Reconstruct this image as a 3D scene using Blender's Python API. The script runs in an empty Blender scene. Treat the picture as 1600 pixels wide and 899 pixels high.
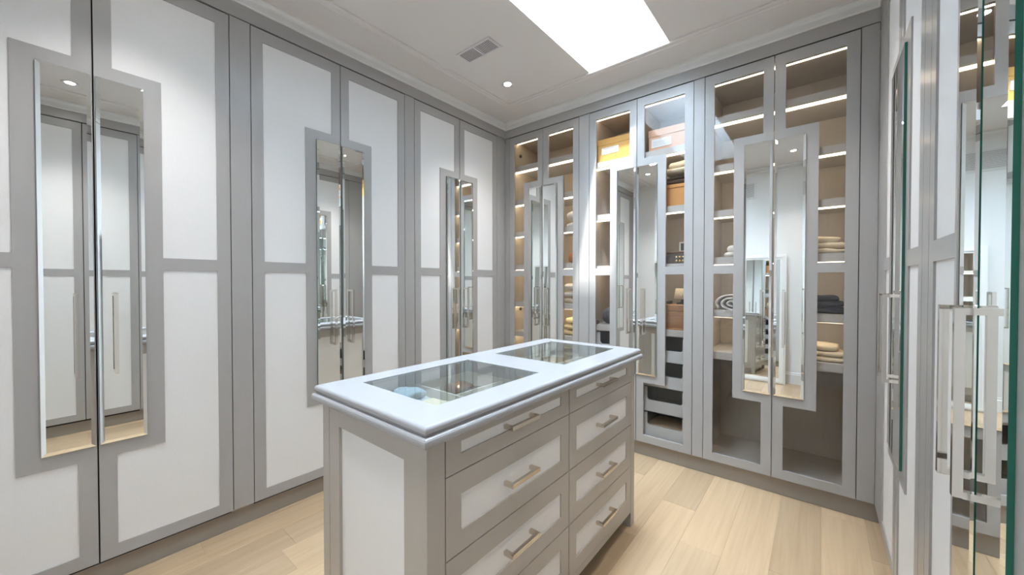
import bpy, math, random
from mathutils import Vector, Matrix, noise
R = random.Random(7)
SC = bpy.context.scene
COL = SC.collection
PI = math.pi

# ------------------------------------------------------------------ camera, light, exposure
CH = 1.45
cam = bpy.data.cameras.new('camera'); cam.sensor_width = 36.0; cam.lens = 589.0/1600*36.0; cam.clip_start = 0.02
co = bpy.data.objects.new('camera', cam); COL.objects.link(co)
co.location = (0, 0, CH)
co.rotation_euler = (PI/2-math.atan(8/589.), 0, math.atan(482/589.))
SC.camera = co
SC.view_settings.view_transform = 'Standard'; SC.view_settings.look = 'None'
SC.cycles.max_bounces = 20; SC.cycles.glossy_bounces = 14; SC.cycles.transparent_max_bounces = 24
SC.view_settings.exposure = 2.48; SC.view_settings.gamma = 1.0; SC.view_settings.use_curve_mapping = False

ZC = 3.15                                   # ceiling height
XL, XR, YF, YB = -2.634, 0.262, 3.107, -0.50   # cabinet faces (left, right, far) and the back wall
SKX0, SKX1, SKY0, SKY1, SKZ = -1.465, -0.84, 0.34, 2.775, 4.60    # skylight shaft

w = bpy.data.worlds.new('sky'); SC.world = w; w.use_nodes = True
bg = w.node_tree.nodes['Background']; bg.inputs[0].default_value = (0.72, 0.86, 1.0, 1); bg.inputs[1].default_value = 10.0

def light(name, kind, loc, energy, color=(1, 1, 1), rot=(0, 0, 0), **kw):
    l = bpy.data.lights.new(name, kind); l.energy = energy; l.color = color
    for k, v in kw.items(): setattr(l, k, v)
    o = bpy.data.objects.new(name, l); COL.objects.link(o); o.location = loc; o.rotation_euler = rot
    return o
sd = Vector((-0.215, 1.0, -1.17)).normalized()
sun = light('sun', 'SUN', (-1.1, -3, 8), 1.7, (1.0, 0.97, 0.92), angle=math.radians(2.2))
sun.rotation_euler = sd.to_track_quat('-Z', 'Y').to_euler()
po = light('skylight_portal', 'AREA', ((SKX0+SKX1)/2, (SKY0+SKY1)/2, SKZ+0.10), 1.0, shape='RECTANGLE', size=SKX1-SKX0, size_y=SKY1-SKY0)
po.data.cycles.is_portal = True
DOWNLIGHTS = [(-2.09, 2.494), (-2.115, 0.235), (-0.284, 2.494), (-0.284, 0.119)]
DOWN_W = 20.0
LED_S = 1.7

# ------------------------------------------------------------------ materials
def mat(name, color, rough=0.5, metal=0.0, spec=None, emis=None, estr=0.0, coat=None):
    m = bpy.data.materials.new(name); m.use_nodes = True
    b = m.node_tree.nodes['Principled BSDF']
    b.inputs['Base Color'].default_value = (*color, 1); b.inputs['Roughness'].default_value = rough
    b.inputs['Metallic'].default_value = metal
    if spec is not None: b.inputs['Specular IOR Level'].default_value = spec
    if emis: b.inputs['Emission Color'].default_value = (*emis, 1); b.inputs['Emission Strength'].default_value = estr
    return m
def N(m, t, **kw):
    n = m.node_tree.nodes.new(t)
    for k, v in kw.items(): setattr(n, k, v)
    return n
def LK(m, a, b): m.node_tree.links.new(a, b)
def vary(m, scale=(30, 30, 30), amount=0.06, bump=0.0, bscale=None, detail=4.0):
    """fine procedural colour variation and relief in object space"""
    b = m.node_tree.nodes['Principled BSDF']
    tc = N(m, 'ShaderNodeTexCoord'); mp = N(m, 'ShaderNodeMapping'); mp.inputs['Scale'].default_value = scale
    LK(m, tc.outputs['Object'], mp.inputs[0])
    nz = N(m, 'ShaderNodeTexNoise'); nz.inputs['Scale'].default_value = 1.0; nz.inputs['Detail'].default_value = detail
    LK(m, mp.outputs[0], nz.inputs['Vector'])
    c = b.inputs['Base Color'].default_value[:]
    rp = N(m, 'ShaderNodeMapRange'); rp.inputs['To Min'].default_value = 1-amount; rp.inputs['To Max'].default_value = 1+amount
    LK(m, nz.outputs[0], rp.inputs[0])
    mx = N(m, 'ShaderNodeMix', data_type='RGBA', blend_type='MULTIPLY'); mx.inputs[0].default_value = 1.0
    mx.inputs[6].default_value = c; LK(m, rp.outputs[0], mx.inputs[7]); LK(m, mx.outputs[2], b.inputs['Base Color'])
    if bump:
        bp = N(m, 'ShaderNodeBump'); bp.inputs['Strength'].default_value = bump; bp.inputs['Distance'].default_value = 0.002
        LK(m, nz.outputs[0], bp.inputs['Height']); LK(m, bp.outputs[0], b.inputs['Normal'])
    return m
def glass(name, tint, base=0.04):
    m = bpy.data.materials.new(name); m.use_nodes = True; nt = m.node_tree; nt.nodes.clear()
    out = N(m, 'ShaderNodeOutputMaterial'); mix = N(m, 'ShaderNodeMixShader')
    tr = N(m, 'ShaderNodeBsdfTransparent'); tr.inputs[0].default_value = (*tint, 1)
    gl = N(m, 'ShaderNodeBsdfGlossy'); gl.inputs['Roughness'].default_value = 0.0; gl.inputs[0].default_value = (0.95, 0.98, 1, 1)
    ge = N(m, 'ShaderNodeNewGeometry'); dt = N(m, 'ShaderNodeVectorMath', operation='DOT_PRODUCT')
    LK(m, ge.outputs['Normal'], dt.inputs[0]); LK(m, ge.outputs['Incoming'], dt.inputs[1])
    ab = N(m, 'ShaderNodeMath', operation='ABSOLUTE'); LK(m, dt.outputs['Value'], ab.inputs[0])
    sb = N(m, 'ShaderNodeMath', operation='SUBTRACT'); sb.inputs[0].default_value = 1.0; LK(m, ab.outputs[0], sb.inputs[1])
    pw_ = N(m, 'ShaderNodeMath', operation='POWER'); pw_.inputs[1].default_value = 5.0; LK(m, sb.outputs[0], pw_.inputs[0])
    ad = N(m, 'ShaderNodeMath', operation='MULTIPLY_ADD', use_clamp=True); ad.inputs[1].default_value = 0.9; ad.inputs[2].default_value = 0.04+base
    LK(m, pw_.outputs[0], ad.inputs[0]); LK(m, ad.outputs[0], mix.inputs[0])
    LK(m, tr.outputs[0], mix.inputs[1]); LK(m, gl.outputs[0], mix.inputs[2]); LK(m, mix.outputs[0], out.inputs[0])
    return m
GREY = vary(mat('grey_satin_paint', (0.40, 0.388, 0.378), 0.30), (60, 60, 8), 0.03, 0.03)
TOE = vary(mat('toe_grey_floor_reflection', (0.33, 0.295, 0.255), 0.32), (60, 60, 8), 0.03)  # same grey paint, floor reflection and shade browned into its colour
ISLE = vary(mat('island_satin_paint', (0.44, 0.412, 0.378), 0.34), (60, 60, 8), 0.03, 0.03)
TOPM = vary(mat('island_top_paint', (0.37, 0.37, 0.385), 0.25), (20, 20, 20), 0.02)
LINEN = vary(mat('white_linen_panel', (0.80, 0.79, 0.78), 0.62), (220, 220, 60), 0.03, 0.12)
WHITE = vary(mat('white_wall_paint', (0.80, 0.795, 0.785), 0.6), (8, 8, 8), 0.015)
CEIL = vary(mat('ceiling_paint', (0.77, 0.735, 0.72), 0.7), (6, 6, 6), 0.015)
SHAFT = mat('skylight_shaft_paint', (0.78, 0.79, 0.80), 0.6)
TAUPE = vary(mat('taupe_cabinet_lining', (0.46, 0.425, 0.39), 0.5), (40, 40, 6), 0.08)
TAUPE_LIT = vary(mat('taupe_lining_painted_glow', (0.50, 0.43, 0.33), 0.5), (40, 40, 6), 0.08)  # taupe lining with the warm LED glow painted into its colour
SHELF = vary(mat('shelf_edge_paint', (0.56, 0.545, 0.53), 0.4), (30, 30, 30), 0.03)
MIRROR = mat('mirror_silver', (0.92, 0.945, 0.935), 0.0, 1.0)
EDGE = mat('green_glass_edge', (0.02, 0.15, 0.11), 0.3)
CHROME = mat('polished_nickel', (0.80, 0.77, 0.73), 0.06, 1.0)
NICKEL = mat('brushed_nickel', (0.66, 0.60, 0.52), 0.18, 1.0)
PANE = glass('smoked_cabinet_glass', (0.93, 0.92, 0.91), 0.0)
TOPGLASS = glass('display_top_glass', (0.90, 0.92, 0.91), 0.05)
SKYGLASS = glass('skylight_glass', (0.97, 0.99, 1.0), 0.0)
LED = mat('warm_led', (1, 0.9, 0.75), 0.5, emis=(1.0, 0.85, 0.62), estr=LED_S)
BULB = mat('downlight_glow', (1, 1, 1), 0.5, emis=(1.0, 0.93, 0.82), estr=14.0)
DARK = mat('void_shade', (0.02, 0.02, 0.022), 0.7)  # near-black colour painted as shade for gaps and the vent opening
VENTW = mat('vent_white', (0.72, 0.69, 0.72), 0.45)
TRAY = vary(mat('tray_lining', (0.66, 0.64, 0.60), 0.7), (90, 90, 90), 0.04)
BINM = mat('drawer_bin_grey', (0.62, 0.65, 0.67), 0.4)
BINI = mat('drawer_bin_dark_lining', (0.17, 0.26, 0.30), 0.55)
def cloth(name, c, amt=0.12): return vary(mat(name, c, 0.9), (70, 70, 70), amt, 0.35)
C_WHITE = cloth('white_cloth', (0.80, 0.79, 0.76)); C_CREAM = cloth('cream_cloth', (0.74, 0.66, 0.50))
C_YELLOW = cloth('yellow_cloth', (0.78, 0.62, 0.32)); C_NAVY = cloth('navy_cloth', (0.012, 0.014, 0.034))
C_BLUE = cloth('pale_blue_cloth', (0.42, 0.55, 0.66), 0.3); C_BROWN = cloth('brown_cloth', (0.07, 0.04, 0.03))
C_RUST = cloth('rust_cloth', (0.40, 0.16, 0.06)); C_DARK = cloth('charcoal_patterned_cloth', (0.10, 0.10, 0.12), 0.8)
C_PLUM = cloth('plum_cloth', (0.10, 0.03, 0.035)); C_BEIGE = cloth('beige_cloth', (0.55, 0.42, 0.30))
M_YBOX = vary(mat('mustard_card', (0.80, 0.46, 0.13), 0.5), (20, 20, 20), 0.05)
M_OBOX = vary(mat('orange_card', (0.70, 0.34, 0.10), 0.5), (20, 20, 20), 0.05)
M_PBOX = vary(mat('peach_card', (0.74, 0.44, 0.28), 0.5), (20, 20, 20), 0.05)
M_MAROON = mat('maroon_card', (0.20, 0.03, 0.02), 0.5)
M_LABEL = vary(mat('paper_label', (0.82, 0.82, 0.80), 0.6), (120, 120, 120), 0.12)
M_WICK = vary(mat('dark_wicker', (0.09, 0.075, 0.06), 0.6), (120, 120, 120), 0.6, 0.6)
M_GOLD = mat('gold_metal', (0.80, 0.56, 0.22), 0.25, 1.0)
M_LEATH = vary(mat('brown_leather', (0.13, 0.06, 0.03), 0.4), (60, 60, 60), 0.15, 0.2)
M_BLACK = mat('black_gloss', (0.02, 0.02, 0.02), 0.25)

def wood(name, a, b2, long='Y', rough=0.35):
    m = mat(name, a, rough); b = m.node_tree.nodes['Principled BSDF']
    tc = N(m, 'ShaderNodeTexCoord'); oi = N(m, 'ShaderNodeObjectInfo'); mp = N(m, 'ShaderNodeMapping')
    mp.inputs['Scale'].default_value = {'Y': (38, 1.6, 38), 'X': (1.6, 38, 38)}[long]
    ad = N(m, 'ShaderNodeVectorMath', operation='ADD'); cb = N(m, 'ShaderNodeCombineXYZ')
    ml = N(m, 'ShaderNodeMath', operation='MULTIPLY'); ml.inputs[1].default_value = 37.0
    LK(m, oi.outputs['Random'], ml.inputs[0])
    for k in range(3): LK(m, ml.outputs[0], cb.inputs[k])
    LK(m, tc.outputs['Object'], ad.inputs[0]); LK(m, cb.outputs[0], ad.inputs[1]); LK(m, ad.outputs[0], mp.inputs[0])
    nz = N(m, 'ShaderNodeTexNoise'); nz.inputs['Scale'].default_value = 1.0; nz.inputs['Detail'].default_value = 5; nz.inputs['Distortion'].default_value = 0.6
    LK(m, mp.outputs[0], nz.inputs['Vector'])
    cr = N(m, 'ShaderNodeValToRGB'); cr.color_ramp.elements[0].color = (*b2, 1); cr.color_ramp.elements[1].color = (*a, 1)
    cr.color_ramp.elements[0].position = 0.25; cr.color_ramp.elements[1].position = 0.70
    LK(m, nz.outputs[0], cr.inputs[0])
    rp = N(m, 'ShaderNodeMapRange'); rp.inputs['To Min'].default_value = 0.76; rp.inputs['To Max'].default_value = 1.10
    LK(m, oi.outputs['Random'], rp.inputs[0])
    mx = N(m, 'ShaderNodeMix', data_type='RGBA', blend_type='MULTIPLY'); mx.inputs[0].default_value = 1.0
    LK(m, cr.outputs[0], mx.inputs[6]); LK(m, rp.outputs[0], mx.inputs[7]); LK(m, mx.outputs[2], b.inputs['Base Color'])
    return m
OAK = wood('light_oak', (0.56, 0.41, 0.262), (0.47, 0.33, 0.198))
CHEST = wood('chest_wood', (0.48, 0.24, 0.10), (0.33, 0.15, 0.06), 'X', 0.4)

# ------------------------------------------------------------------ mesh helpers
class MB:
    def __init__(s): s.v = []; s.f = []; s.m = []
    def box(s, x0, x1, y0, y1, z0, z1, mi=0):
        n = len(s.v)
        s.v += [(x0,y0,z0),(x1,y0,z0),(x1,y1,z0),(x0,y1,z0),(x0,y0,z1),(x1,y0,z1),(x1,y1,z1),(x0,y1,z1)]
        s.f += [tuple(n+i for i in q) for q in ((3,2,1,0),(4,5,6,7),(0,1,5,4),(1,2,6,5),(2,3,7,6),(3,0,4,7))]
        s.m += [mi]*6; return s
    def loft(s, rings, mi=0, cap=True, closed=True):
        n = len(s.v); k = len(rings[0])
        for r in rings: s.v += [tuple(p) for p in r]
        for i in range(len(rings)-1):
            for j in range(k if closed else k-1):
                a = n+i*k+j; b = n+i*k+(j+1) % k
                s.f.append((a, b, b+k, a+k)); s.m.append(mi)
        if cap:
            s.f.append(tuple(n+j for j in reversed(range(k)))); s.m.append(mi)
            s.f.append(tuple(n+(len(rings)-1)*k+j for j in range(k))); s.m.append(mi)
        return s
    def slab(s, x0, x1, y0, y1, levels, mi=0):
        """stack of rectangles: levels = [(inset, z), ...]"""
        return s.loft([[(x0+i,y0+i,z),(x1-i,y0+i,z),(x1-i,y1-i,z),(x0+i,y1-i,z)] for i, z in levels], mi)
    def rbox(s, x0, x1, y0, y1, z0, z1, b=0.003, mi=0):
        return s.slab(x0, x1, y0, y1, [(b, z0), (0, z0+b), (0, z1-b), (b, z1)], mi)
    def cyl(s, c, r0, r1, z0, z1, n=24, mi=0):
        return s.loft([[(c[0]+r*math.cos(2*PI*j/n), c[1]+r*math.sin(2*PI*j/n), z) for j in range(n)] for r, z in ((r0, z0), (r1, z1))], mi)
    def lathe(s, c, prof, n=28, mi=0):
        return s.loft([[(c[0]+r*math.cos(2*PI*j/n), c[1]+r*math.sin(2*PI*j/n), c[2]+z) for j in range(n)] for r, z in prof], mi)
    def ring_frame(s, x0, x1, z0, z1, t, y0, y1, mi=0):
        s.box(x0, x0+t, y0, y1, z0, z1, mi); s.box(x1-t, x1, y0, y1, z0, z1, mi)
        s.box(x0+t, x1-t, y0, y1, z0, z0+t, mi); s.box(x0+t, x1-t, y0, y1, z1-t, z1, mi); return s
    def build(s, name, m, parent=None, smooth=False, loc=None):
        me = bpy.data.meshes.new(name); me.from_pydata(s.v, [], s.f)
        for mm in (m if isinstance(m, (list, tuple)) else [m]): me.materials.append(mm)
        me.polygons.foreach_set('material_index', s.m)
        if smooth: me.polygons.foreach_set('use_smooth', [True]*len(me.polygons))
        me.update()
        o = bpy.data.objects.new(name, me); COL.objects.link(o)
        if parent is not None: o.parent = parent
        if loc is not None: o.location = loc
        return o
def link(name, me, parent, loc=(0, 0, 0), rot=(0, 0, 0)):
    o = bpy.data.objects.new(name, me); COL.objects.link(o); o.parent = parent; o.location = loc; o.rotation_euler = rot
    return o
def tag(o, label, cat, group=None):
    o['label'] = label; o['category'] = cat
    if group: o['group'] = group
    return o
def empty(name, loc, rz, label, cat, group=None):
    o = bpy.data.objects.new(name, None); COL.objects.link(o); o.location = loc; o.rotation_euler = (0, 0, rz); o.empty_display_size = 0.1
    return tag(o, label, cat, group)
def struct(o): o['kind'] = 'structure'; return o

# ------------------------------------------------------------------ the shell
OX0, OX1, OY1 = XL-0.62, XR+0.62, YF+0.62      # outer walls behind the cabinets
fl = struct(MB().box(OX0, OX1, YB-0.1, OY1, -0.06, -0.002).build('floor', OAK))
pw = 0.205; row = 0; x = 0.015-14*0.205
while x < XR+0.03:
    x1 = min(x+pw, XR+0.04); y = YB - R.uniform(0, 0.9)
    while y < YF+0.03:
        y1 = y + R.uniform(0.75, 1.55); a = max(y, YB); b = min(y1, YF+0.03)
        if b-a > 0.04:
            g = 0.0003; h = R.uniform(-0.0002, 0.0002)
            MB().slab(x+g, x1-g, a+g, b-g, [(0, -0.0019), (0, -0.0007+h), (0.0008, h)]).build('plank', OAK, fl)
        y = y1
    x += pw
struct(MB().box(OX0-0.1, OX0, YB-0.1, OY1, -0.06, ZC+0.1).build('wall_left', WHITE))
struct(MB().box(OX1, OX1+0.1, YB-0.1, OY1, -0.06, ZC+0.1).build('wall_right', WHITE))
struct(MB().box(OX0-0.1, OX1+0.1, OY1, OY1+0.1, -0.06, ZC+0.1).build('wall_far', WHITE))
struct(MB().box(OX0, OX1, YB-0.1, YB, -0.06, ZC+0.1).build('wall_back', WHITE))
c = MB()
c.box(OX0, SKX0, YB, OY1, ZC, ZC+0.1); c.box(SKX1, OX1, YB, OY1, ZC, ZC+0.1)
c.box(SKX0, SKX1, YB, SKY0, ZC, ZC+0.1); c.box(SKX0, SKX1, SKY1, OY1, ZC, ZC+0.1)
ce = struct(c.build('ceiling', CEIL))
# skylight: shaft, frame, pane
s = MB(); t = 0.05
s.box(SKX0-t, SKX0, SKY0-t, SKY1+t, ZC+0.1, SKZ); s.box(SKX1, SKX1+t, SKY0-t, SKY1+t, ZC+0.1, SKZ)
s.box(SKX0, SKX1, SKY0-t, SKY0, ZC+0.1, SKZ); s.box(SKX0, SKX1, SKY1, SKY1+t, ZC+0.1, SKZ)
s.box(SKX0, SKX0+0.0015, SKY0, SKY1, ZC+0.001, ZC+0.1); s.box(SKX1-0.0015, SKX1, SKY0, SKY1, ZC+0.001, ZC+0.1)
s.box(SKX0, SKX1, SKY0, SKY0+0.0015, ZC+0.001, ZC+0.1); s.box(SKX0, SKX1, SKY1-0.0015, SKY1, ZC+0.001, ZC+0.1)
wi = struct(s.build('window_1', SHAFT))
f = MB(); f.box(SKX0-t, SKX1+t, SKY0-t, SKY0, SKZ, SKZ+0.05); f.box(SKX0-t, SKX1+t, SKY1, SKY1+t, SKZ, SKZ+0.05)
f.box(SKX0-t, SKX0, SKY0, SKY1, SKZ, SKZ+0.05); f.box(SKX1, SKX1+t, SKY0, SKY1, SKZ, SKZ+0.05)
f.build('window_frame', WHITE, wi)
MB().box(SKX0, SKX1, SKY0, SKY1, SKZ+0.02, SKZ+0.026).build('window_pane', SKYGLASS, wi)

ZF0, ZF1 = 2.989, 3.072
def run(name, prof, m, side):
    """a moulding swept along one wall; prof = [(distance out from the face, z)]"""
    b = MB()
    d = lambda p: p[0]
    if side == 'left':  r = [[(XL+d(p), YB if k == 0 else YF-d(p), p[1]) for p in prof] for k in (0, 1)]
    if side == 'far':   r = [[(XL+d(p) if k == 0 else XR-d(p), YF-d(p), p[1]) for p in prof] for k in (0, 1)]
    if side == 'right': r = [[(XR-d(p), YF-d(p) if k == 0 else YB, p[1]) for p in prof] for k in (0, 1)]
    if side == 'back':  r = [[(XR if k == 0 else XL, YB+d(p), p[1]) for p in prof] for k in (0, 1)]
    return struct(b.loft(r).build(name, m))
CROWN = [(-0.05, ZF1), (0.010, ZF1), (0.014, ZF1+0.005), (0.014, ZF1+0.016), (0.006, ZF1+0.020), (0.007, ZF1+0.045), (0.012, ZF1+0.055), (0.022, ZF1+0.062), (0.028, ZF1+0.066), (0.028, ZC+0.01), (-0.05, ZC+0.01)]
STRIP = [(0.270, ZC+0.004), (0.270, ZC-0.006), (0.276, ZC-0.011), (0.284, ZC-0.006), (0.300, ZC-0.009), (0.318, ZC-0.009), (0.324, ZC-0.014), (0.331, ZC-0.010), (0.331, ZC+0.004)]
k = 1
for side in ('left', 'far', 'right', 'back'):
    if side != 'back':
        run('trim_%d' % k, [(-0.012, ZF0), (0, ZF0), (0, ZF1), (-0.012, ZF1)], GREY, side); k += 1
        run('trim_%d' % k, [(-0.10, 2.982), (-0.030, 2.982), (-0.030, ZF1), (-0.10, ZF1)], DARK, side); k += 1  # added dark strip, painted shade for the gap above the doors
    run('trim_%d' % k, CROWN if side != 'back' else [(p[0], p[1]-0.0) for p in CROWN], WHITE, side); k += 1
    if side != 'back':
        run('baseboard_'+side, [(-0.06, 0.0), (-0.03, 0.0), (-0.03, 0.118), (-0.06, 0.118)], TOE, side)
for side in ('left', 'far', 'right'):
    run('trim_%d' % k, STRIP, CEIL, side); k += 1
run('baseboard_back', [(0.0, 0.0), (0.016, 0.0), (0.016, 0.13), (0.010, 0.14), (0.010, 0.155), (0.004, 0.165), (0.0, 0.165)], WHITE, 'back')

# ------------------------------------------------------------------ wardrobes
# local frame: X along the wall (to the right when one faces it), Y into the cabinet, Z up; the door face is y = 0
ZD0, ZD1 = 0.12, 2.979
DT = 0.025; G = 0.0028
ZR0, ZR1, ZU, ZL = 1.513, 1.576, 2.475, 0.618       # middle rail, upper and lower step of the mirror frame
ST = 0.062
def door(par, xs, d, wd, mw, fw_, pane, cut):
    """one leaf: xs = seam, d = +1 to the right of the seam, -1 to the left; mw mirror width; fw_ outer edge of the mirror frame"""
    X = lambda a: xs+d*a
    def bx(b, s0, s1, y0, y1, z0, z1, mi=0): b.box(min(X(s0), X(s1)), max(X(s0), X(s1)), y0, y1, z0, z1, mi)
    b = MB(); e = G; W = wd-G
    zt, zb = 2.907, 0.180
    bx(b, W-ST, W, 0, DT, ZD0, ZD1)                    # outer stile
    bx(b, e, W-ST, 0, DT, zt, ZD1); bx(b, e, W-ST, 0, DT, ZD0, zb)
    bx(b, e, ST, 0, DT, ZU, zt); bx(b, e, ST, 0, DT, zb, ZL)
    bx(b, e, fw_, 0, DT, ZL, ZU)                       # the block that carries the mirror
    bx(b, fw_, W-ST, 0, DT, ZR0, ZR1)
    o = b.build('door', GREY, par)
    mm, y0, y1 = (PANE, 0.010, 0.015) if pane else (LINEN, 0.006, 0.016)
    for nm, z0, z1, za, zb2 in (('upper_pane' if pane else 'upper_panel', ZR1, zt, ZU, zt), ('lower_pane' if pane else 'lower_panel', zb, ZR0, zb, ZL)):
        p = MB(); n = 0.0
        # an L-shaped sheet
        if nm.startswith('upper'): poly = [(fw_, ZR1), (W-ST, ZR1), (W-ST, zt), (ST, zt), (ST, ZU), (fw_, ZU)]
        else: poly = [(fw_, ZR0), (fw_, ZL), (ST, ZL), (ST, zb), (W-ST, zb), (W-ST, ZR0)]
        if d < 0: poly = poly[::-1]
        q = [(X(a), z) for a, z in poly]
        p.loft([[(a, yy, z) for a, z in q] for yy in (y0, y1)])
        p.build(nm, mm, o)
    # bevelled mirror glass applied on the frame
    m0, m1, z0, z1 = 0.007, mw, 0.682, 2.413
    xa, xb = sorted((X(m0), X(m1))); bv = 0.014; th = 0.012; lo = 0.003
    mb = MB()
    def rect(i, y): return [(xa+i, y, z0+i), (xb-i, y, z0+i), (xb-i, y, z1-i), (xa+i, y, z1-i)]
    mb.loft([rect(0, -0.0002), rect(0, -th+lo)], 1, cap=False)
    n = len(mb.v); mb.v += rect(0, -th+lo)+rect(bv, -th)
    for j in range(4): mb.f.append((n+j, n+(j+1) % 4, n+4+(j+1) % 4, n+4+j)); mb.m.append(0)
    mb.f.append((n+4, n+5, n+6, n+7)); mb.m.append(0)
    mb.build('mirror', [MIRROR, EDGE], o)
    # long square bar handle
    hc = X(0.062); hw = 0.0075; h0, h1 = 1.018, 1.400; y_ = -th
    h = MB(); so = 0.042
    h.rbox(hc-hw, hc+hw, y_-so, y_-so+2*hw, h0, h1, 0.0015)
    for zz in (h0, h1-2*hw): h.box(hc-hw*0.96, hc+hw*0.96, y_-so+2*hw-0.001, y_, zz+0.0005, zz+2*hw-0.0005)
    h.build('handle', CHROME, o)
    return o
def plain_door(par, xs, d, wd):
    X = lambda a: xs+d*a
    def bx(b, s0, s1, y0, y1, z0, z1): b.box(min(X(s0), X(s1)), max(X(s0), X(s1)), y0, y1, z0, z1); return b
    b = MB(); W = wd-G
    for s0, s1 in ((G, ST), (W-ST, W)): bx(b, s0, s1, 0, DT, ZD0, ZD1)
    for z0, z1 in ((ZD0, 0.18), (ZR0, ZR1), (2.907, ZD1)): bx(b, ST, W-ST, 0, DT, z0, z1)
    o = b.build('door', GREY, par)
    bx(MB(), ST, W-ST, 0.006, 0.016, ZR1, 2.907).build('upper_panel', LINEN, o)
    bx(MB(), ST, W-ST, 0.006, 0.016, 0.18, ZR0).build('lower_panel', LINEN, o)
def wardrobe(loc, rz, wl, wr, label, group, mw=0.168, fw_=0.236, fill_l=0.0, fill_r=0.0, kind='solid', depth=0.56):
    """wl, wr = widths of the two leaves; origin at the left end of the left leaf"""
    o = empty('wardrobe', loc, rz, label, 'wardrobe', group)
    W = wl+wr
    if kind == 'solid':
        MB().box(0.004, W-0.004, DT+0.003, depth, 0.10, 2.98).build('carcass', DARK, o)
    if kind == 'plain':
        MB().box(0.004, W-0.004, DT+0.003, depth, 0.10, 2.98).build('carcass', DARK, o)
        plain_door(o, wl, -1, wl); plain_door(o, wl, 1, wr)
    else: door(o, wl, -1, wl, mw, fw_, kind != 'solid', 0); door(o, wl, 1, wr, mw, fw_, kind != 'solid', 0)
    for x0, x1 in ((-fill_l, 0.0), (W, W+fill_r)):
        if x1-x0 > 0.005:
            MB().box(x0+0.0016, x1-0.0016, 0.0, DT, ZD0, ZD1+0.004).build('filler_panel', GREY, o)
            MB().box(x0+0.001, x1-0.001, DT+0.001, 0.10, ZD0, ZD1).build('filler_backing', DARK, o)
    return o, W
GR_L = 'panelled wardrobes on the left wall'
# left wall: local X = +y, local Y = -x
def LW(y0): return (XL, y0, 0)
wardrobe(LW(-0.396), PI/2, 0.528, 0.528, 'white panelled grey wardrobe nearest the camera on the left, mirrors reflecting white doors', GR_L, fill_l=0.10, fill_r=0.103)
wardrobe(LW(0.763), PI/2, 0.543, 0.531, 'white panelled grey wardrobe in the middle of the left wall, behind the island end', GR_L, fill_r=0.094)
wardrobe(LW(1.931), PI/2, 0.511, 0.529, 'white panelled grey wardrobe at the far end of the left wall, by the corner', GR_L, fill_r=0.136)
# right wall: local X = -y, local Y = +x
GR_R = 'panelled wardrobes on the right wall'
def RW(y0): return (XR, y0, 0)
wardrobe(RW(2.850), -PI/2, 0.505, 0.500, 'white panelled grey wardrobe at the far end of the right wall, beside the glass cabinets', GR_R, fill_l=0.257, fill_r=0.098)
wardrobe(RW(1.747), -PI/2, 0.534, 0.533, 'white panelled grey wardrobe nearest on the right, large mirrors and long nickel handles', GR_R, fill_r=0.100)
wardrobe(RW(0.580), -PI/2, 0.38, 0.62, 'plain white panelled grey wardrobe without mirrors, reflected in the nearest left mirrors', GR_R, fill_r=0.08, kind='plain')

def interior(o, W, shelves, lining, edge, part=None, depth=0.56, leds=True, partz=(0.14, 2.95)):
    t = 0.018
    y0 = DT+0.003
    for nm, b in (('side_panel', MB().box(0.0, t, y0, depth, 0.12, 2.978)), ('side_panel', MB().box(W-t, W, y0, depth, 0.12, 2.978))):
        b.build(nm, lining, o)
    MB().box(t, W-t, depth-0.012, depth, 0.12, 2.978).build('back_panel', lining, o)
    MB().box(t, W-t, y0, depth-0.012, 0.12, 0.142).build('bottom_panel', lining, o)
    tp = MB().box(t, W-t, y0, depth-0.012, 2.955, 2.978).build('top_panel', lining, o)
    def led(par, zz, spans, y_=0.110, h_=0.009):
        for a, b_ in spans:
            MB().box(a, b_, y_, y_+0.022, zz-h_, zz).build('led_strip', LED, par)
    spans = [(t+0.004, W-t-0.004)] if part is None else [(t+0.004, part-0.014), (part+0.014, W-t-0.004)]
    led(tp, 2.955, spans)
    for k, (z, has, th) in enumerate(shelves):
        sh = MB(); sh.box(t, W-t, 0.043, depth-0.012, z-0.022, z); sh.box(t, W-t, 0.043, 0.062, z-th, z-0.022)
        sp = sh.build('shelf', edge, o)
        if has: led(sp, z-0.022, spans, 0.085, th-0.022+0.004)
    if part is not None:
        MB().box(part-0.01, part+0.01, 0.045, depth-0.013, partz[0], partz[1]).build('partition', lining, o)

GR_F = 'glass fronted display wardrobes on the far wall'
MF = dict(mw=0.172, fw_=0.236, kind='glass')
SH = [(2.677, 1, 0.05), (2.322, 1, 0.05), (1.985, 1, 0.05), (1.638, 1, 0.055), (1.245, 1, 0.055), (0.931, 0, 0.055)]
o, W = wardrobe((-2.578, YF, 0), 0, 0.430, 0.408, 'glass fronted grey cabinet in the far left corner, warm lit empty left shelves', GR_F, fill_l=0.056, fill_r=0.104, **MF)
interior(o, W, [(2.677, 1, 0.05), (2.322, 1, 0.05), (1.985, 1, 0.05), (1.638, 1, 0.055), (1.245, 1, 0.055), (0.931, 1, 0.055)], TAUPE_LIT, SHELF)
for z in (2.83, 1.16):
    MB().lathe((0, 0, 0), [(0.014, 0), (0.018, 0.004), (0.018, 0.014), (0.010, 0.02)], 14).build('knob', M_BLACK, o, True, (0.018, 0.16, z)).rotation_euler = (0, PI/2, 0)
o, W = wardrobe((-1.636, YF, 0), 0, 0.440, 0.440, 'glass fronted grey cabinet in the middle of far wall, boxes above and pull-out bins below', GR_F, fill_r=0.076, **MF)
interior(o, W, [(2.535, 1, 0.05), (2.062, 1, 0.05), (1.600, 1, 0.055), (1.065, 0, 0.05)], TAUPE, SHELF, part=0.44)
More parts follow.
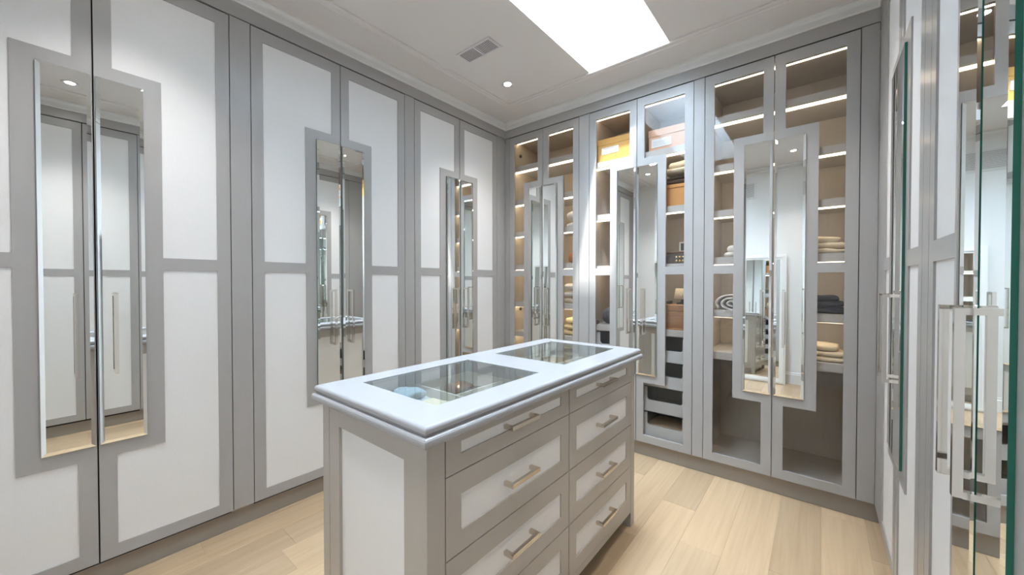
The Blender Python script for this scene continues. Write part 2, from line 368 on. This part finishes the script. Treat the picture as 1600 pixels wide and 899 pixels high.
def bin_(o, x0, x1, z0, z1):
    yf, yb = 0.055, 0.48; t = 0.014; zc = z0+(z1-z0)*0.48; mg = 0.062; r = 0.022
    xa, xb = x0+mg, x1-mg
    pts = [(x0, z0), (x1, z0), (x1, z1), (xb, z1)]
    for j in range(0, 6):
        a = j/5*PI/2; pts.append((xb-r+r*math.cos(a), zc+r-r*math.sin(a)))
    for j in range(0, 6):
        a = PI/2-j/5*PI/2; pts.append((xa+r-r*math.cos(a), zc+r-r*math.sin(a)))
    pts.append((xa, z1)); pts.append((x0, z1))
    # front built as quads round the scoop
    b = MB()
    b.box(x0, xa, yf, yf+t, z0, z1); b.box(xb, x1, yf, yf+t, z0, z1); b.box(xa, xb, yf, yf+t, z0, zc)
    for sx, cx in ((1, xa), (-1, xb)):                  # rounded inner corners
        ring = [(cx, zc)]+[(cx+sx*(r-r*math.cos(j/5*PI/2)), zc+r-r*math.sin(j/5*PI/2)) for j in range(6)]
        if sx < 0: ring = ring[::-1]
        b.loft([[(px, yy, pz) for px, pz in ring] for yy in (yf, yf+t)])
    d_ = b.build('drawer', BINM, o)
    i = MB(); i.box(x0, x0+0.01, yf+t, yb, z0, z1-0.01); i.box(x1-0.01, x1, yf+t, yb, z0, z1-0.01); i.box(x0+0.01, x1-0.01, yb-0.01, yb, z0, z1-0.01)
    i.box(x0+0.01, x1-0.01, yf+t, yb-0.01, z0, z0+0.008)
    i.build('drawer_box', BINI, d_)
BZ = [(0.800, 0.995), (0.585, 0.785), (0.372, 0.570), (0.160, 0.357)]
for z0, z1 in BZ:
    bin_(o, 0.022, 0.426, z0, z1); bin_(o, 0.454, 0.858, z0, z1)
o, W = wardrobe((-0.680, YF, 0), 0, 0.429, 0.430, 'glass fronted grey cabinet at the right of far wall, six shelves above an open base', GR_F, fill_r=0.083, **MF)
interior(o, W, SH, TAUPE, SHELF)

# ------------------------------------------------------------------ things inside the cabinets
def blob(b, cx, cy, z0, w, d, h, ex=0.35, seed=0, amp=0.006, mi=0, fx=0.0):
    """soft rounded block (folded cloth, pillow): superquadric resting on z0"""
    nu, nv = 28, 12; sg = lambda v, e: math.copysign(abs(v)**e, v); rings = []
    for i in range(nv+1):
        ph = -PI/2+PI*i/nv; r = []
        for j in range(nu):
            th = 2*PI*j/nu
            px = w/2*sg(math.cos(ph), ex*1.2)*sg(math.cos(th), ex); py = d/2*sg(math.cos(ph), ex*1.2)*sg(math.sin(th), ex); pz = h/2*sg(math.sin(ph), 0.75)
            nn = noise.noise_vector(Vector((px*14+seed*3.1, py*14, pz*22+seed)))
            f = 1 if z0 is not None else 1
            r.append((cx+px+nn.x*amp, cy+py+nn.y*amp, max(z0+h/2+pz+nn.z*amp*(0.5+pz/h), z0+0.0005)+fx*px))
        rings.append(r)
    return b.loft(rings, mi)
def cloth_thing(name, loc, sizes, m, label, cat, group=None, ex=0.35, amp=0.006, rz=0.0, seed=1):
    """a folded cloth: layers (w, d, h) stacked"""
    b = MB(); z = 0
    for k, (w_, d_, h_) in enumerate(sizes):
        blob(b, R.uniform(-.004, .004), R.uniform(-.004, .004), z, w_, d_, h_, ex, seed+k*7, amp); z += h_*0.88
    o = b.build(name, m, None, True, loc); o.rotation_euler = (0, 0, rz)
    return tag(o, label, cat, group)
YS = YF
def storage_box(loc, w_, d_, h_, m, label, lid=0.05, side=None, lab=None):
    o = empty('storage_box', (loc[0], loc[1], loc[2]+0.001), 0, label, 'box')
    MB().rbox(-w_/2, w_/2, -d_/2, d_/2, 0, h_-lid, 0.002).build('box_base', side or m, o)
    MB().rbox(-w_/2-0.004, w_/2+0.004, -d_/2-0.004, d_/2+0.004, h_-lid+0.0005, h_, 0.003).build('lid', m, o)
    if lab:
        a, b_, z0, z1 = lab
        fr = MB().box(a, b_, -d_/2-0.004, -d_/2-0.0005, z0, z1).build('label_card', M_LABEL, o)
        k = MB()                                         # illegible print: thin grey rules
        for i in range(3): k.box(a+0.012, b_-0.02-0.01*i, -d_/2-0.0046, -d_/2-0.0041, z0+0.016+i*0.014, z0+0.0185+i*0.014)
        k.build('print', mat('grey_print', (0.45, 0.45, 0.47), 0.8), fr)
    return o
# middle cabinet
storage_box((-1.425, YF+0.27, 2.535), 0.34, 0.36, 0.215, M_YBOX, 'mustard yellow storage box with white label on top shelf of middle glass cabinet', 0.055, None, (-0.13, 0.03, 0.075, 0.135))
storage_box((-0.955, YF+0.27, 2.535), 0.345, 0.36, 0.185, M_PBOX, 'peach storage box with white label on top shelf, right half of middle glass cabinet', 0.06, M_PBOX, (-0.15, 0.01, 0.035, 0.105))
storage_box((-0.905, YF+0.22, 2.062), 0.24, 0.26, 0.18, M_OBOX, 'orange storage box under folded blankets in the middle glass cabinet', 0.03)
o = tag(blob(blob(MB(), 0, 0, 0, 0.22, 0.24, 0.05, 0.4, 3, 0.01), 0.0, 0.01, 0.045, 0.2, 0.22, 0.03, 0.4, 9, 0.01).build('folded_blanket', C_BROWN, None, True, (-0.905, YF+0.22, 2.242)), 'dark brown folded blanket lying on the orange storage box', 'blanket')
cloth_thing('folded_blanket', (-0.895, YF+0.22, 2.335), [(0.23, 0.24, 0.05), (0.16, 0.2, 0.06)], C_CREAM, 'cream folded blanket on top of the dark brown one over the orange box', 'blanket', seed=5, amp=0.012)
o = empty('jewellery_box', (-0.92, YF+0.20, 1.601), 0, 'dark wicker box with gold studs on shelf behind middle cabinet glass', 'box')
MB().rbox(-0.095, 0.095, -0.08, 0.08, 0, 0.085, 0.003).build('box_base', M_WICK, o)
MB().rbox(-0.097, 0.097, -0.082, 0.082, 0.0855, 0.10, 0.003).build('lid', M_LEATH, o)
for i in range(3):
    for j in range(2): MB().lathe((0, 0, 0), [(0.009, 0), (0.008, 0.004), (0.003, 0.006)], 10).build('stud', M_GOLD, o, True, (0.01+i*0.025, -0.08, 0.025+j*0.03)).rotation_euler = (PI/2, 0, 0)
o = empty('desk_clock', (-0.878, YF+0.225, 1.7015), 0, 'small white framed square clock standing on the dark wicker box', 'clock')
MB().ring_frame(-0.038, 0.038, 0, 0.085, 0.012, -0.01, 0.01).build('frame', C_WHITE, o)
MB().box(-0.026, 0.026, -0.004, 0.008, 0.012, 0.073).build('dial', mat('clock_dial_dark', (0.12, 0.12, 0.13), 0.3), o)
o = empty('wooden_chest', (-0.925, YF+0.21, 1.066), 0, 'reddish brown wooden chest on the shelf above the pull-out bins', 'chest')
MB().rbox(-0.13, 0.13, -0.13, 0.13, 0.012, 0.15, 0.003).build('chest_body', CHEST, o)
MB().rbox(-0.136, 0.136, -0.136, 0.136, 0, 0.0118, 0.002).build('plinth', CHEST, o)
MB().rbox(-0.135, 0.135, -0.135, 0.135, 0.1505, 0.205, 0.006).build('lid', CHEST, o)
o = empty('table_lamp', (-0.885, YF+0.205, 1.2715), 0, 'small cream shade lamp standing on the reddish wooden chest', 'lamp')
MB().lathe((0, 0, 0), [(0.045, 0), (0.045, 0.008), (0.012, 0.016), (0.010, 0.045), (0.0, 0.046)], 20).build('lamp_base', M_BLACK, o, True)
MB().lathe((0, 0, 0.040), [(0.064, 0), (0.067, 0.002), (0.052, 0.088), (0.048, 0.088), (0.0, 0.084)], 24).build('lamp_shade', C_CREAM, o, True)
tag(MB().rbox(-0.03, 0.03, -0.03, 0.03, 0, 0.025, 0.004).build('trinket_box', M_BLACK, None, False, (-0.985, YF+0.15, 1.2715)), 'flat black trinket box on wooden chest, left of the small lamp', 'box')
cloth_thing('cushion', (-1.50, YF+0.20, 1.065), [(0.16, 0.16, 0.15)], C_DARK, 'charcoal patterned cushion on left shelf of the middle glass cabinet', 'cushion', ex=0.6, amp=0.012)
tag(MB().lathe((0, 0, 0), [(0.012, 0), (0.02, 0.01), (0.02, 0.03), (0.008, 0.038), (0, 0.04)], 16).build('perfume_bottle', C_PLUM, None, True, (-1.602, YF+0.10, 1.065)), 'tiny dark bottle beside the charcoal patterned cushion', 'bottle')
cloth_thing('folded_sweater', (-0.98, YF+0.24, 0.1685), [(0.34, 0.26, 0.05), (0.32, 0.25, 0.045)], C_BEIGE, 'beige folded sweater in the lowest pull-out bin on the right', 'clothes', seed=11)
# far left corner cabinet, right half
xp = -1.885
cloth_thing('pillow', (xp, YF+0.25, 1.985), [(0.19, 0.26, 0.06)], C_WHITE, 'flat white pillow under a plump pillow in the corner glass cabinet', 'pillow', ex=0.6)
cloth_thing('pillow', (xp+0.005, YF+0.25, 2.052), [(0.20, 0.26, 0.11)], C_WHITE, 'plump white pillow on top of the flat one in the corner cabinet', 'pillow', ex=0.7, seed=4)
cloth_thing('handbag', (xp, YF+0.26, 1.638), [(0.19, 0.2, 0.12)], C_RUST, 'rust orange soft handbag on a dim shelf of the corner glass cabinet', 'bag', ex=0.7, seed=8, amp=0.012)
for i, (ww, hh, lb) in enumerate([(0.21, 0.055, 'white folded towel, lowest of three in the corner glass cabinet'), (0.20, 0.055, 'white folded towel, middle of three in the corner glass cabinet'), (0.18, 0.07, 'white folded towel, topmost of three in the corner glass cabinet')]):
    cloth_thing('folded_towel', (xp+0.004*i, YF+0.22, 1.245+0.062*i), [(ww, 0.26, hh)], C_WHITE if i else C_CREAM, lb, 'towel', 'white towels in the corner cabinet', seed=20+i)
for i, (ww, hh, lb) in enumerate([(0.21, 0.05, 'pale yellow folded towel, lowest of three below the white towels'), (0.20, 0.05, 'pale yellow folded towel, middle of three below the white towels'), (0.16, 0.06, 'pale yellow folded towel, topmost of three below the white towels')]):
    cloth_thing('folded_towel', (xp+0.006*i, YF+0.22, 0.931+0.057*i), [(ww, 0.26, hh)], C_YELLOW, lb, 'towel', 'yellow towels in the corner cabinet', seed=30+i)
# right glass cabinet
cloth_thing('folded_shirt', (0.030, YF+0.20, 1.638), [(0.23, 0.24, 0.035), (0.21, 0.22, 0.04), (0.15, 0.2, 0.05)], C_CREAM, 'rumpled cream shirts folded on the right cabinet shelf above the middle rail', 'clothes', seed=41, amp=0.014)
cloth_thing('folded_shirt', (-0.47, YF+0.20, 1.638), [(0.22, 0.24, 0.04), (0.16, 0.2, 0.06)], C_WHITE, 'white folded shirt on left shelf of the right cabinet above the middle rail', 'clothes', seed=43, amp=0.010)
cloth_thing('folded_trousers', (0.015, YF+0.20, 1.2455), [(0.23, 0.24, 0.045), (0.22, 0.22, 0.045), (0.17, 0.2, 0.035)], C_NAVY, 'dark navy folded trousers on a shelf at right of the right cabinet', 'clothes', seed=45, amp=0.012)
cloth_thing('folded_sheet', (0.02, YF+0.19, 0.931), [(0.22, 0.24, 0.035), (0.21, 0.22, 0.04), (0.16, 0.2, 0.045)], C_CREAM, 'cream folded sheet on the lowest right shelf of the right cabinet', 'linen', seed=47, amp=0.010)
# rolled blanket: a spiral sheet
b = MB(); prof = []
T = 5.2*PI; n_ = 110
for i in range(n_+1):
    a = T*i/n_; r = 0.012+0.0044*a; prof.append((r*math.cos(a)*1.35, r*math.sin(a)*0.86, r))
def spiral(yy):
    out = [(p[0], yy, p[1]) for p in prof]; inn = []
    for p in reversed(prof):
        k_ = (p[2]-0.0105)/p[2]; inn.append((p[0]*k_, yy, p[1]*k_))
    return out+inn
b.loft([spiral(-0.11), spiral(0.11)])
minz = min(v[2] for v in b.v)
tag(b.build('rolled_blanket', C_WHITE, None, True, (-0.505, YF+0.165, 1.245-minz+0.0005)), 'white rolled blanket with its spiral end facing out in the right cabinet', 'blanket')

# ------------------------------------------------------------------ the island
IX0, IX1, IY0, IY1 = -1.500, -0.857, 0.667, 2.206
isl = empty('island', ((IX0+IX1)/2, (IY0+IY1)/2, 0), 0, 'grey dresser island with white drawer fronts and glass display top', 'island')
ox, oy = isl.location.x, isl.location.y
def IB(): return MB()
def place(b, name, m, par=isl, smooth=False):
    b.v = [(p[0]-ox, p[1]-oy, p[2]) for p in b.v]
    return b.build(name, m, par, smooth)
GX = (-1.412, -0.962); GY = ((0.785, 1.365), (1.575, 2.150))     # glazed openings of the top
# body: core up to the trays
b = MB(); b.box(IX0+0.02, IX1-0.022, IY0+0.022, IY1-0.022, 0.10, 0.905)
place(b, 'carcass', DARK)
# corner posts
for (xa, xb_, ya, yb_) in ((IX1-0.05, IX1, IY0, IY0+0.066), (IX0, IX0+0.05, IY0, IY0+0.05), (IX1-0.05, IX1, IY1-0.05, IY1), (IX0, IX0+0.05, IY1-0.05, IY1)):
    place(MB().box(xa, xb_, ya, yb_, 0, 0.987), 'corner_post', ISLE)
# end panels (near and far) : frame with a recessed white panel
for yy, dy in ((IY0, 1), (IY1, -1)):
    x0, x1 = IX0+0.0512, IX1-0.0512
    b = MB(); a, c_ = sorted((yy+0.001*dy, yy+0.021*dy))
    b.box(x0, x0+0.075, a, c_, 0.09, 0.986); b.box(x1-0.06, x1, a, c_, 0.09, 0.986)
    b.box(x0+0.075, x1-0.06, a, c_, 0.915, 0.986); b.box(x0+0.075, x1-0.06, a, c_, 0.09, 0.185)
    ep = place(b, 'end_frame', ISLE)
    a, c_ = sorted((yy+0.012*dy, yy+0.020*dy))
    place(MB().box(x0+0.075, x1-0.06, a, c_, 0.185, 0.915), 'end_panel', LINEN, ep)
# left side: plain frame with two panels
b = MB(); y0, y1 = IY0+0.0512, IY1-0.0512; ym = (y0+y1)/2
for a, c_ in ((y0, y0+0.07), (ym-0.05, ym+0.05), (y1-0.07, y1)): b.box(IX0+0.001, IX0+0.0195, a, c_, 0.09, 0.986)
for a, c_ in ((y0+0.07, ym-0.05), (ym+0.05, y1-0.07)):
    b.box(IX0+0.001, IX0+0.0195, a, c_, 0.915, 0.986); b.box(IX0+0.001, IX0+0.0195, a, c_, 0.09, 0.185)
sf = place(b, 'side_frame', ISLE)
for a, c_ in ((y0+0.07, ym-0.05), (ym+0.05, y1-0.07)): place(MB().box(IX0+0.012, IX0+0.019, a, c_, 0.185, 0.915), 'side_panel', LINEN, sf)
# base rail under the drawers
place(MB().box(IX1-0.021, IX1-0.001, IY0+0.067, IY1-0.051, 0.088, 0.121), 'base_rail', ISLE)
place(MB().box(IX0+0.06, IX1-0.06, IY0+0.05, IY1-0.05, 0.0, 0.10), 'plinth', ISLE)
# drawers
ROWS = [(0.868, 0.985), (0.614, 0.864), (0.369, 0.610), (0.123, 0.365)]
COLS = [(0.737, 1.4445), (1.4505, 2.153)]
def island_drawer(y0, y1, z0, z1, small):
    b = MB(); my = 0.062; mt, mb_ = (0.026, 0.052) if small else (0.070, 0.066)
    xa, xb_ = IX1-0.020, IX1
    b.box(xa, xb_, y0, y0+my, z0, z1); b.box(xa, xb_, y1-my, y1, z0, z1)
    b.box(xa, xb_, y0+my, y1-my, z0, z0+mb_); b.box(xa, xb_, y0+my, y1-my, z1-mt, z1)
    d_ = place(b, 'drawer', ISLE)
    place(MB().box(xa+0.002, xb_-0.006, y0+my, y1-my, z0+mb_, z1-mt), 'drawer_panel', LINEN, d_)
    yc = (y0+y1)/2+(0.0 if y0 < 1 else 0.0); zc = (z0+mb_+z1-mt)/2+(0.0); L = 0.083; r = 0.0075
    h = MB(); xf = IX1-0.006
    h.rbox(xf+0.028, xf+0.028+2*r, yc-L, yc+L, zc-r, zc+r, 0.0012)
    for s_ in (-1, 1):
        a, c_ = sorted((yc+s_*L, yc+s_*(L-2*r))); h.box(xf, xf+0.0285, a+0.0003, c_-0.0003, zc-r*0.95, zc+r*0.95)
    place(h, 'handle', NICKEL, d_)
for y0, y1 in COLS:
    for k, (z0, z1) in enumerate(ROWS): island_drawer(y0, y1, z0, z1, k == 0)
# top: frame round two glazed openings, moulded edge below
TX0, TX1, TY0, TY1 = IX0-0.024, IX1+0.022, IY0-0.022, IY1+0.040
def frame_with_holes(b, z0, z1):
    g0, g1 = GY
    b.box(TX0, GX[0], TY0, TY1, z0, z1); b.box(GX[1], TX1, TY0, TY1, z0, z1)
    b.box(GX[0], GX[1], TY0, g0[0], z0, z1); b.box(GX[0], GX[1], g0[1], g1[0], z0, z1); b.box(GX[0], GX[1], g1[1], TY1, z0, z1)
b = MB(); 
inner = [(0.022, 1.016)]
def ringloft(levels, m_in=None):
    """solid outer edge profile round the top, open in the middle"""
    rr = [[(TX0+i, TY0+i, z), (TX1-i, TY0+i, z), (TX1-i, TY1-i, z), (TX0+i, TY1-i, z)] for i, z in levels]
    b.loft(rr, cap=False)
def edge_arc(n=6): return [(0.012-0.012*math.sin(j/n*PI/2), 1.050-0.012*(1-math.cos(j/n*PI/2))) for j in range(n+1)]
ea = edge_arc()
bead = [(0.0, 1.030), (0.003, 1.026), (0.006, 1.0235), (0.006, 1.020), (0.0, 1.0195), (-0.0045, 1.017), (-0.0075, 1.012), (-0.0085, 1.006), (-0.0085, 1.001),
        (-0.0075, 0.996), (-0.0045, 0.991), (0.0, 0.9885), (0.006, 0.988), (0.045, 0.9872)]
ringloft(ea+bead)
# flat top surface round the holes
i = 0.012
def quad(x0, x1, y0, y1, z=1.05):
    n = len(b.v); b.v.extend([(x0,y0,z),(x1,y0,z),(x1,y1,z),(x0,y1,z)]); b.f.append((n,n+1,n+2,n+3)); b.m.append(0)
quad(TX0+i, GX[0], TY0+i, TY1-i); quad(GX[1], TX1-i, TY0+i, TY1-i)
for ya, yb_ in ((TY0+i, GY[0][0]), (GY[0][1], GY[1][0]), (GY[1][1], TY1-i)): quad(GX[0], GX[1], ya, yb_)
for g in GY:                                            # inner edges of the openings
    b.loft([[(GX[0], g[0], z), (GX[1], g[0], z), (GX[1], g[1], z), (GX[0], g[1], z)] for z in (0.99, 1.05)], cap=False)
top = place(b, 'island_top', TOPM)
for g in GY:
    place(MB().box(GX[0]+0.001, GX[1]-0.001, g[0]+0.001, g[1]-0.001, 1.0405, 1.0475), 'glass_pane', TOPGLASS, top)
    t = MB(); w_ = 0.008
    x0, x1, y0, y1 = GX[0]-0.02, GX[1]+0.02, g[0]-0.02, g[1]+0.02
    t.box(x0, x1, y0, y1, 0.908, 0.916); t.box(x0, x0+w_, y0, y1, 0.916, 0.985); t.box(x1-w_, x1, y0, y1, 0.916, 0.985)
    t.box(x0+w_, x1-w_, y0, y0+w_, 0.916, 0.985); t.box(x0+w_, x1-w_, y1-w_, y1, 0.916, 0.985)
    tr = place(t, 'display_tray', TRAY)
    dv = MB(); ym = (y0+y1)/2
    dv.box(x0+w_, x1-w_, ym-0.004, ym+0.004, 0.916, 0.975); dv.box((x0+x1)/2-0.004, (x0+x1)/2+0.004, ym+0.004, y1-w_, 0.916, 0.975)
    place(dv, 'tray_divider', TRAY, tr)
def in_tray(name, x, y, sizes, m, label, cat, **kw): return cloth_thing(name, (x, y, 0.9165), sizes, m, label, cat, **kw)
in_tray('scarf', -1.345, 0.955, [(0.13, 0.15, 0.045), (0.10, 0.12, 0.04)], C_BLUE, 'pale blue and white scarf under the near glass of the island', 'scarf', amp=0.018, seed=51)
in_tray('folded_scarf', -1.185, 0.945, [(0.15, 0.17, 0.03), (0.15, 0.14, 0.03)], C_CREAM, 'cream folded scarf under the near glass, beside the blue scarf', 'scarf', seed=52, amp=0.010)
in_tray('belt_pouch', -1.34, 1.24, [(0.12, 0.13, 0.05)], M_LEATH, 'brown leather pouch in a compartment under the near island glass', 'pouch', seed=53, ex=0.6)
in_tray('glasses_case', -1.245, 1.22, [(0.07, 0.17, 0.045)], M_BLACK, 'black glasses case beside the leather pouch under the near island glass', 'case', seed=54, ex=0.6, amp=0.001)
tag(MB().lathe((0, 0, 0), [(0.035, 0), (0.04, 0.003), (0.085, 0.04), (0.088, 0.043), (0.082, 0.043), (0.036, 0.008), (0.0, 0.007)], 32).build('towel_reflection_dish', M_GOLD, None, True, (-1.31, 2.03, 0.917)), 'added gold dish for the yellow towel reflection in the far island glass', 'dish')  # added dish, stands in for a golden reflection of the towels

# ------------------------------------------------------------------ ceiling fittings
for k, (x, y) in enumerate(DOWNLIGHTS):
    lb = ['recessed white downlight in the ceiling near the left far corner', 'recessed white downlight by the nearest left wardrobe, above the frame edge',
          'recessed white downlight above the right glass cabinet', 'recessed white downlight above the nearest right wardrobe'][k]
    o = empty('downlight', (x, y, ZC), 0, lb, 'ceiling light', 'recessed downlights')
    MB().lathe((0, 0, 0), [(0.030, -0.001), (0.036, -0.004), (0.050, -0.005), (0.054, -0.0005), (0.030, -0.0003)], 28).build('trim_ring', VENTW, o, True)
    MB().cyl((0, 0), 0.029, 0.029, -0.0028, -0.0006, 24).build('bulb', BULB, o)
    l = light('downlight_lamp', 'SPOT', (x, y, ZC-0.012), DOWN_W, (1.0, 0.975, 0.95), spot_size=math.radians(98), spot_blend=1.0, shadow_soft_size=0.05)
# ceiling air vent: frame and slats in two banks
o = empty('ceiling_vent', (-1.950, 2.0, ZC), 0, 'white slatted air vent in the ceiling beside the skylight', 'vent')
vw, vd = 0.165, 0.072
f = MB(); f.box(-vw, vw, -vd, -vd+0.016, -0.008, -0.0005); f.box(-vw, vw, vd-0.016, vd, -0.008, -0.0005); f.box(-vw, -vw+0.018, -vd+0.016, vd-0.016, -0.008, -0.0005); f.box(vw-0.018, vw, -vd+0.016, vd-0.016, -0.008, -0.0005)
f.box(-0.006, 0.006, -vd+0.016, vd-0.016, -0.008, -0.0005)
f.build('frame', VENTW, o); MB().box(-vw+0.018, vw-0.018, -vd+0.016, vd-0.016, -0.0012, -0.0004).build('opening_shade', DARK, o)  # dark sheet painted as the shade behind the slats
sl = MB().box(-0.0034, 0.0034, -vd+0.016, vd-0.016, -0.0036, -0.0016); s0 = sl.build('slat', VENTW, o)
first = True
for bank in (-1, 1):
    for j in range(10):
        xx = bank*(0.0135+j*0.0138)
        if first: s0.location.x = xx; first = False
        else: link('slat', s0.data, o, (xx, 0, 0))
# return grille high on the back wall
o = empty('wall_grille', (-1.03, YB, 2.83), 0, 'white louvred return grille high on the back wall, seen in mirrors', 'vent')
gw, gh = 0.27, 0.125
f = MB().ring_frame(-gw, gw, -gh, gh, 0.02, 0.0005, 0.012); f.build('frame', WHITE, o)
MB().box(-gw+0.02, gw-0.02, 0.0005, 0.002, -gh+0.02, gh-0.02).build('opening_shade', mat('grille_shadow', (0.25, 0.25, 0.25), 0.7), o)  # grey sheet painted as shade inside the grille
s0 = MB().box(-gw+0.02, gw-0.02, 0.003, 0.010, -0.0045, 0.0045).build('slat', WHITE, o, loc=(0, 0, -0.098))
for j in range(1, 14): link('slat', s0.data, o, (0, 0, -0.098+j*0.0151))
# leaning floor mirror with a white frame
o = empty('floor_mirror', (-0.66, YB+0.13, 0), 0, 'tall white framed mirror leaning on back wall, seen in the right cabinet mirrors', 'mirror')
b = MB(); hw, hh, fw = 0.285, 1.86, 0.075
for k_, (ins, th) in enumerate(((0.0, 0.022), (0.02, 0.034), (0.05, 0.026))):
    b.ring_frame(-hw+ins, hw-ins, ins, hh-ins, (fw-ins) if k_ == 2 else 0.03, 0.0, th)
fr = b.build('frame', WHITE, o); 
gl = MB().box(-hw+fw, hw-fw, 0.004, 0.012, fw, hh-fw).build('mirror_glass', MIRROR, o)
for q in (fr, gl): q.rotation_euler = (math.radians(3.2), 0, 0)
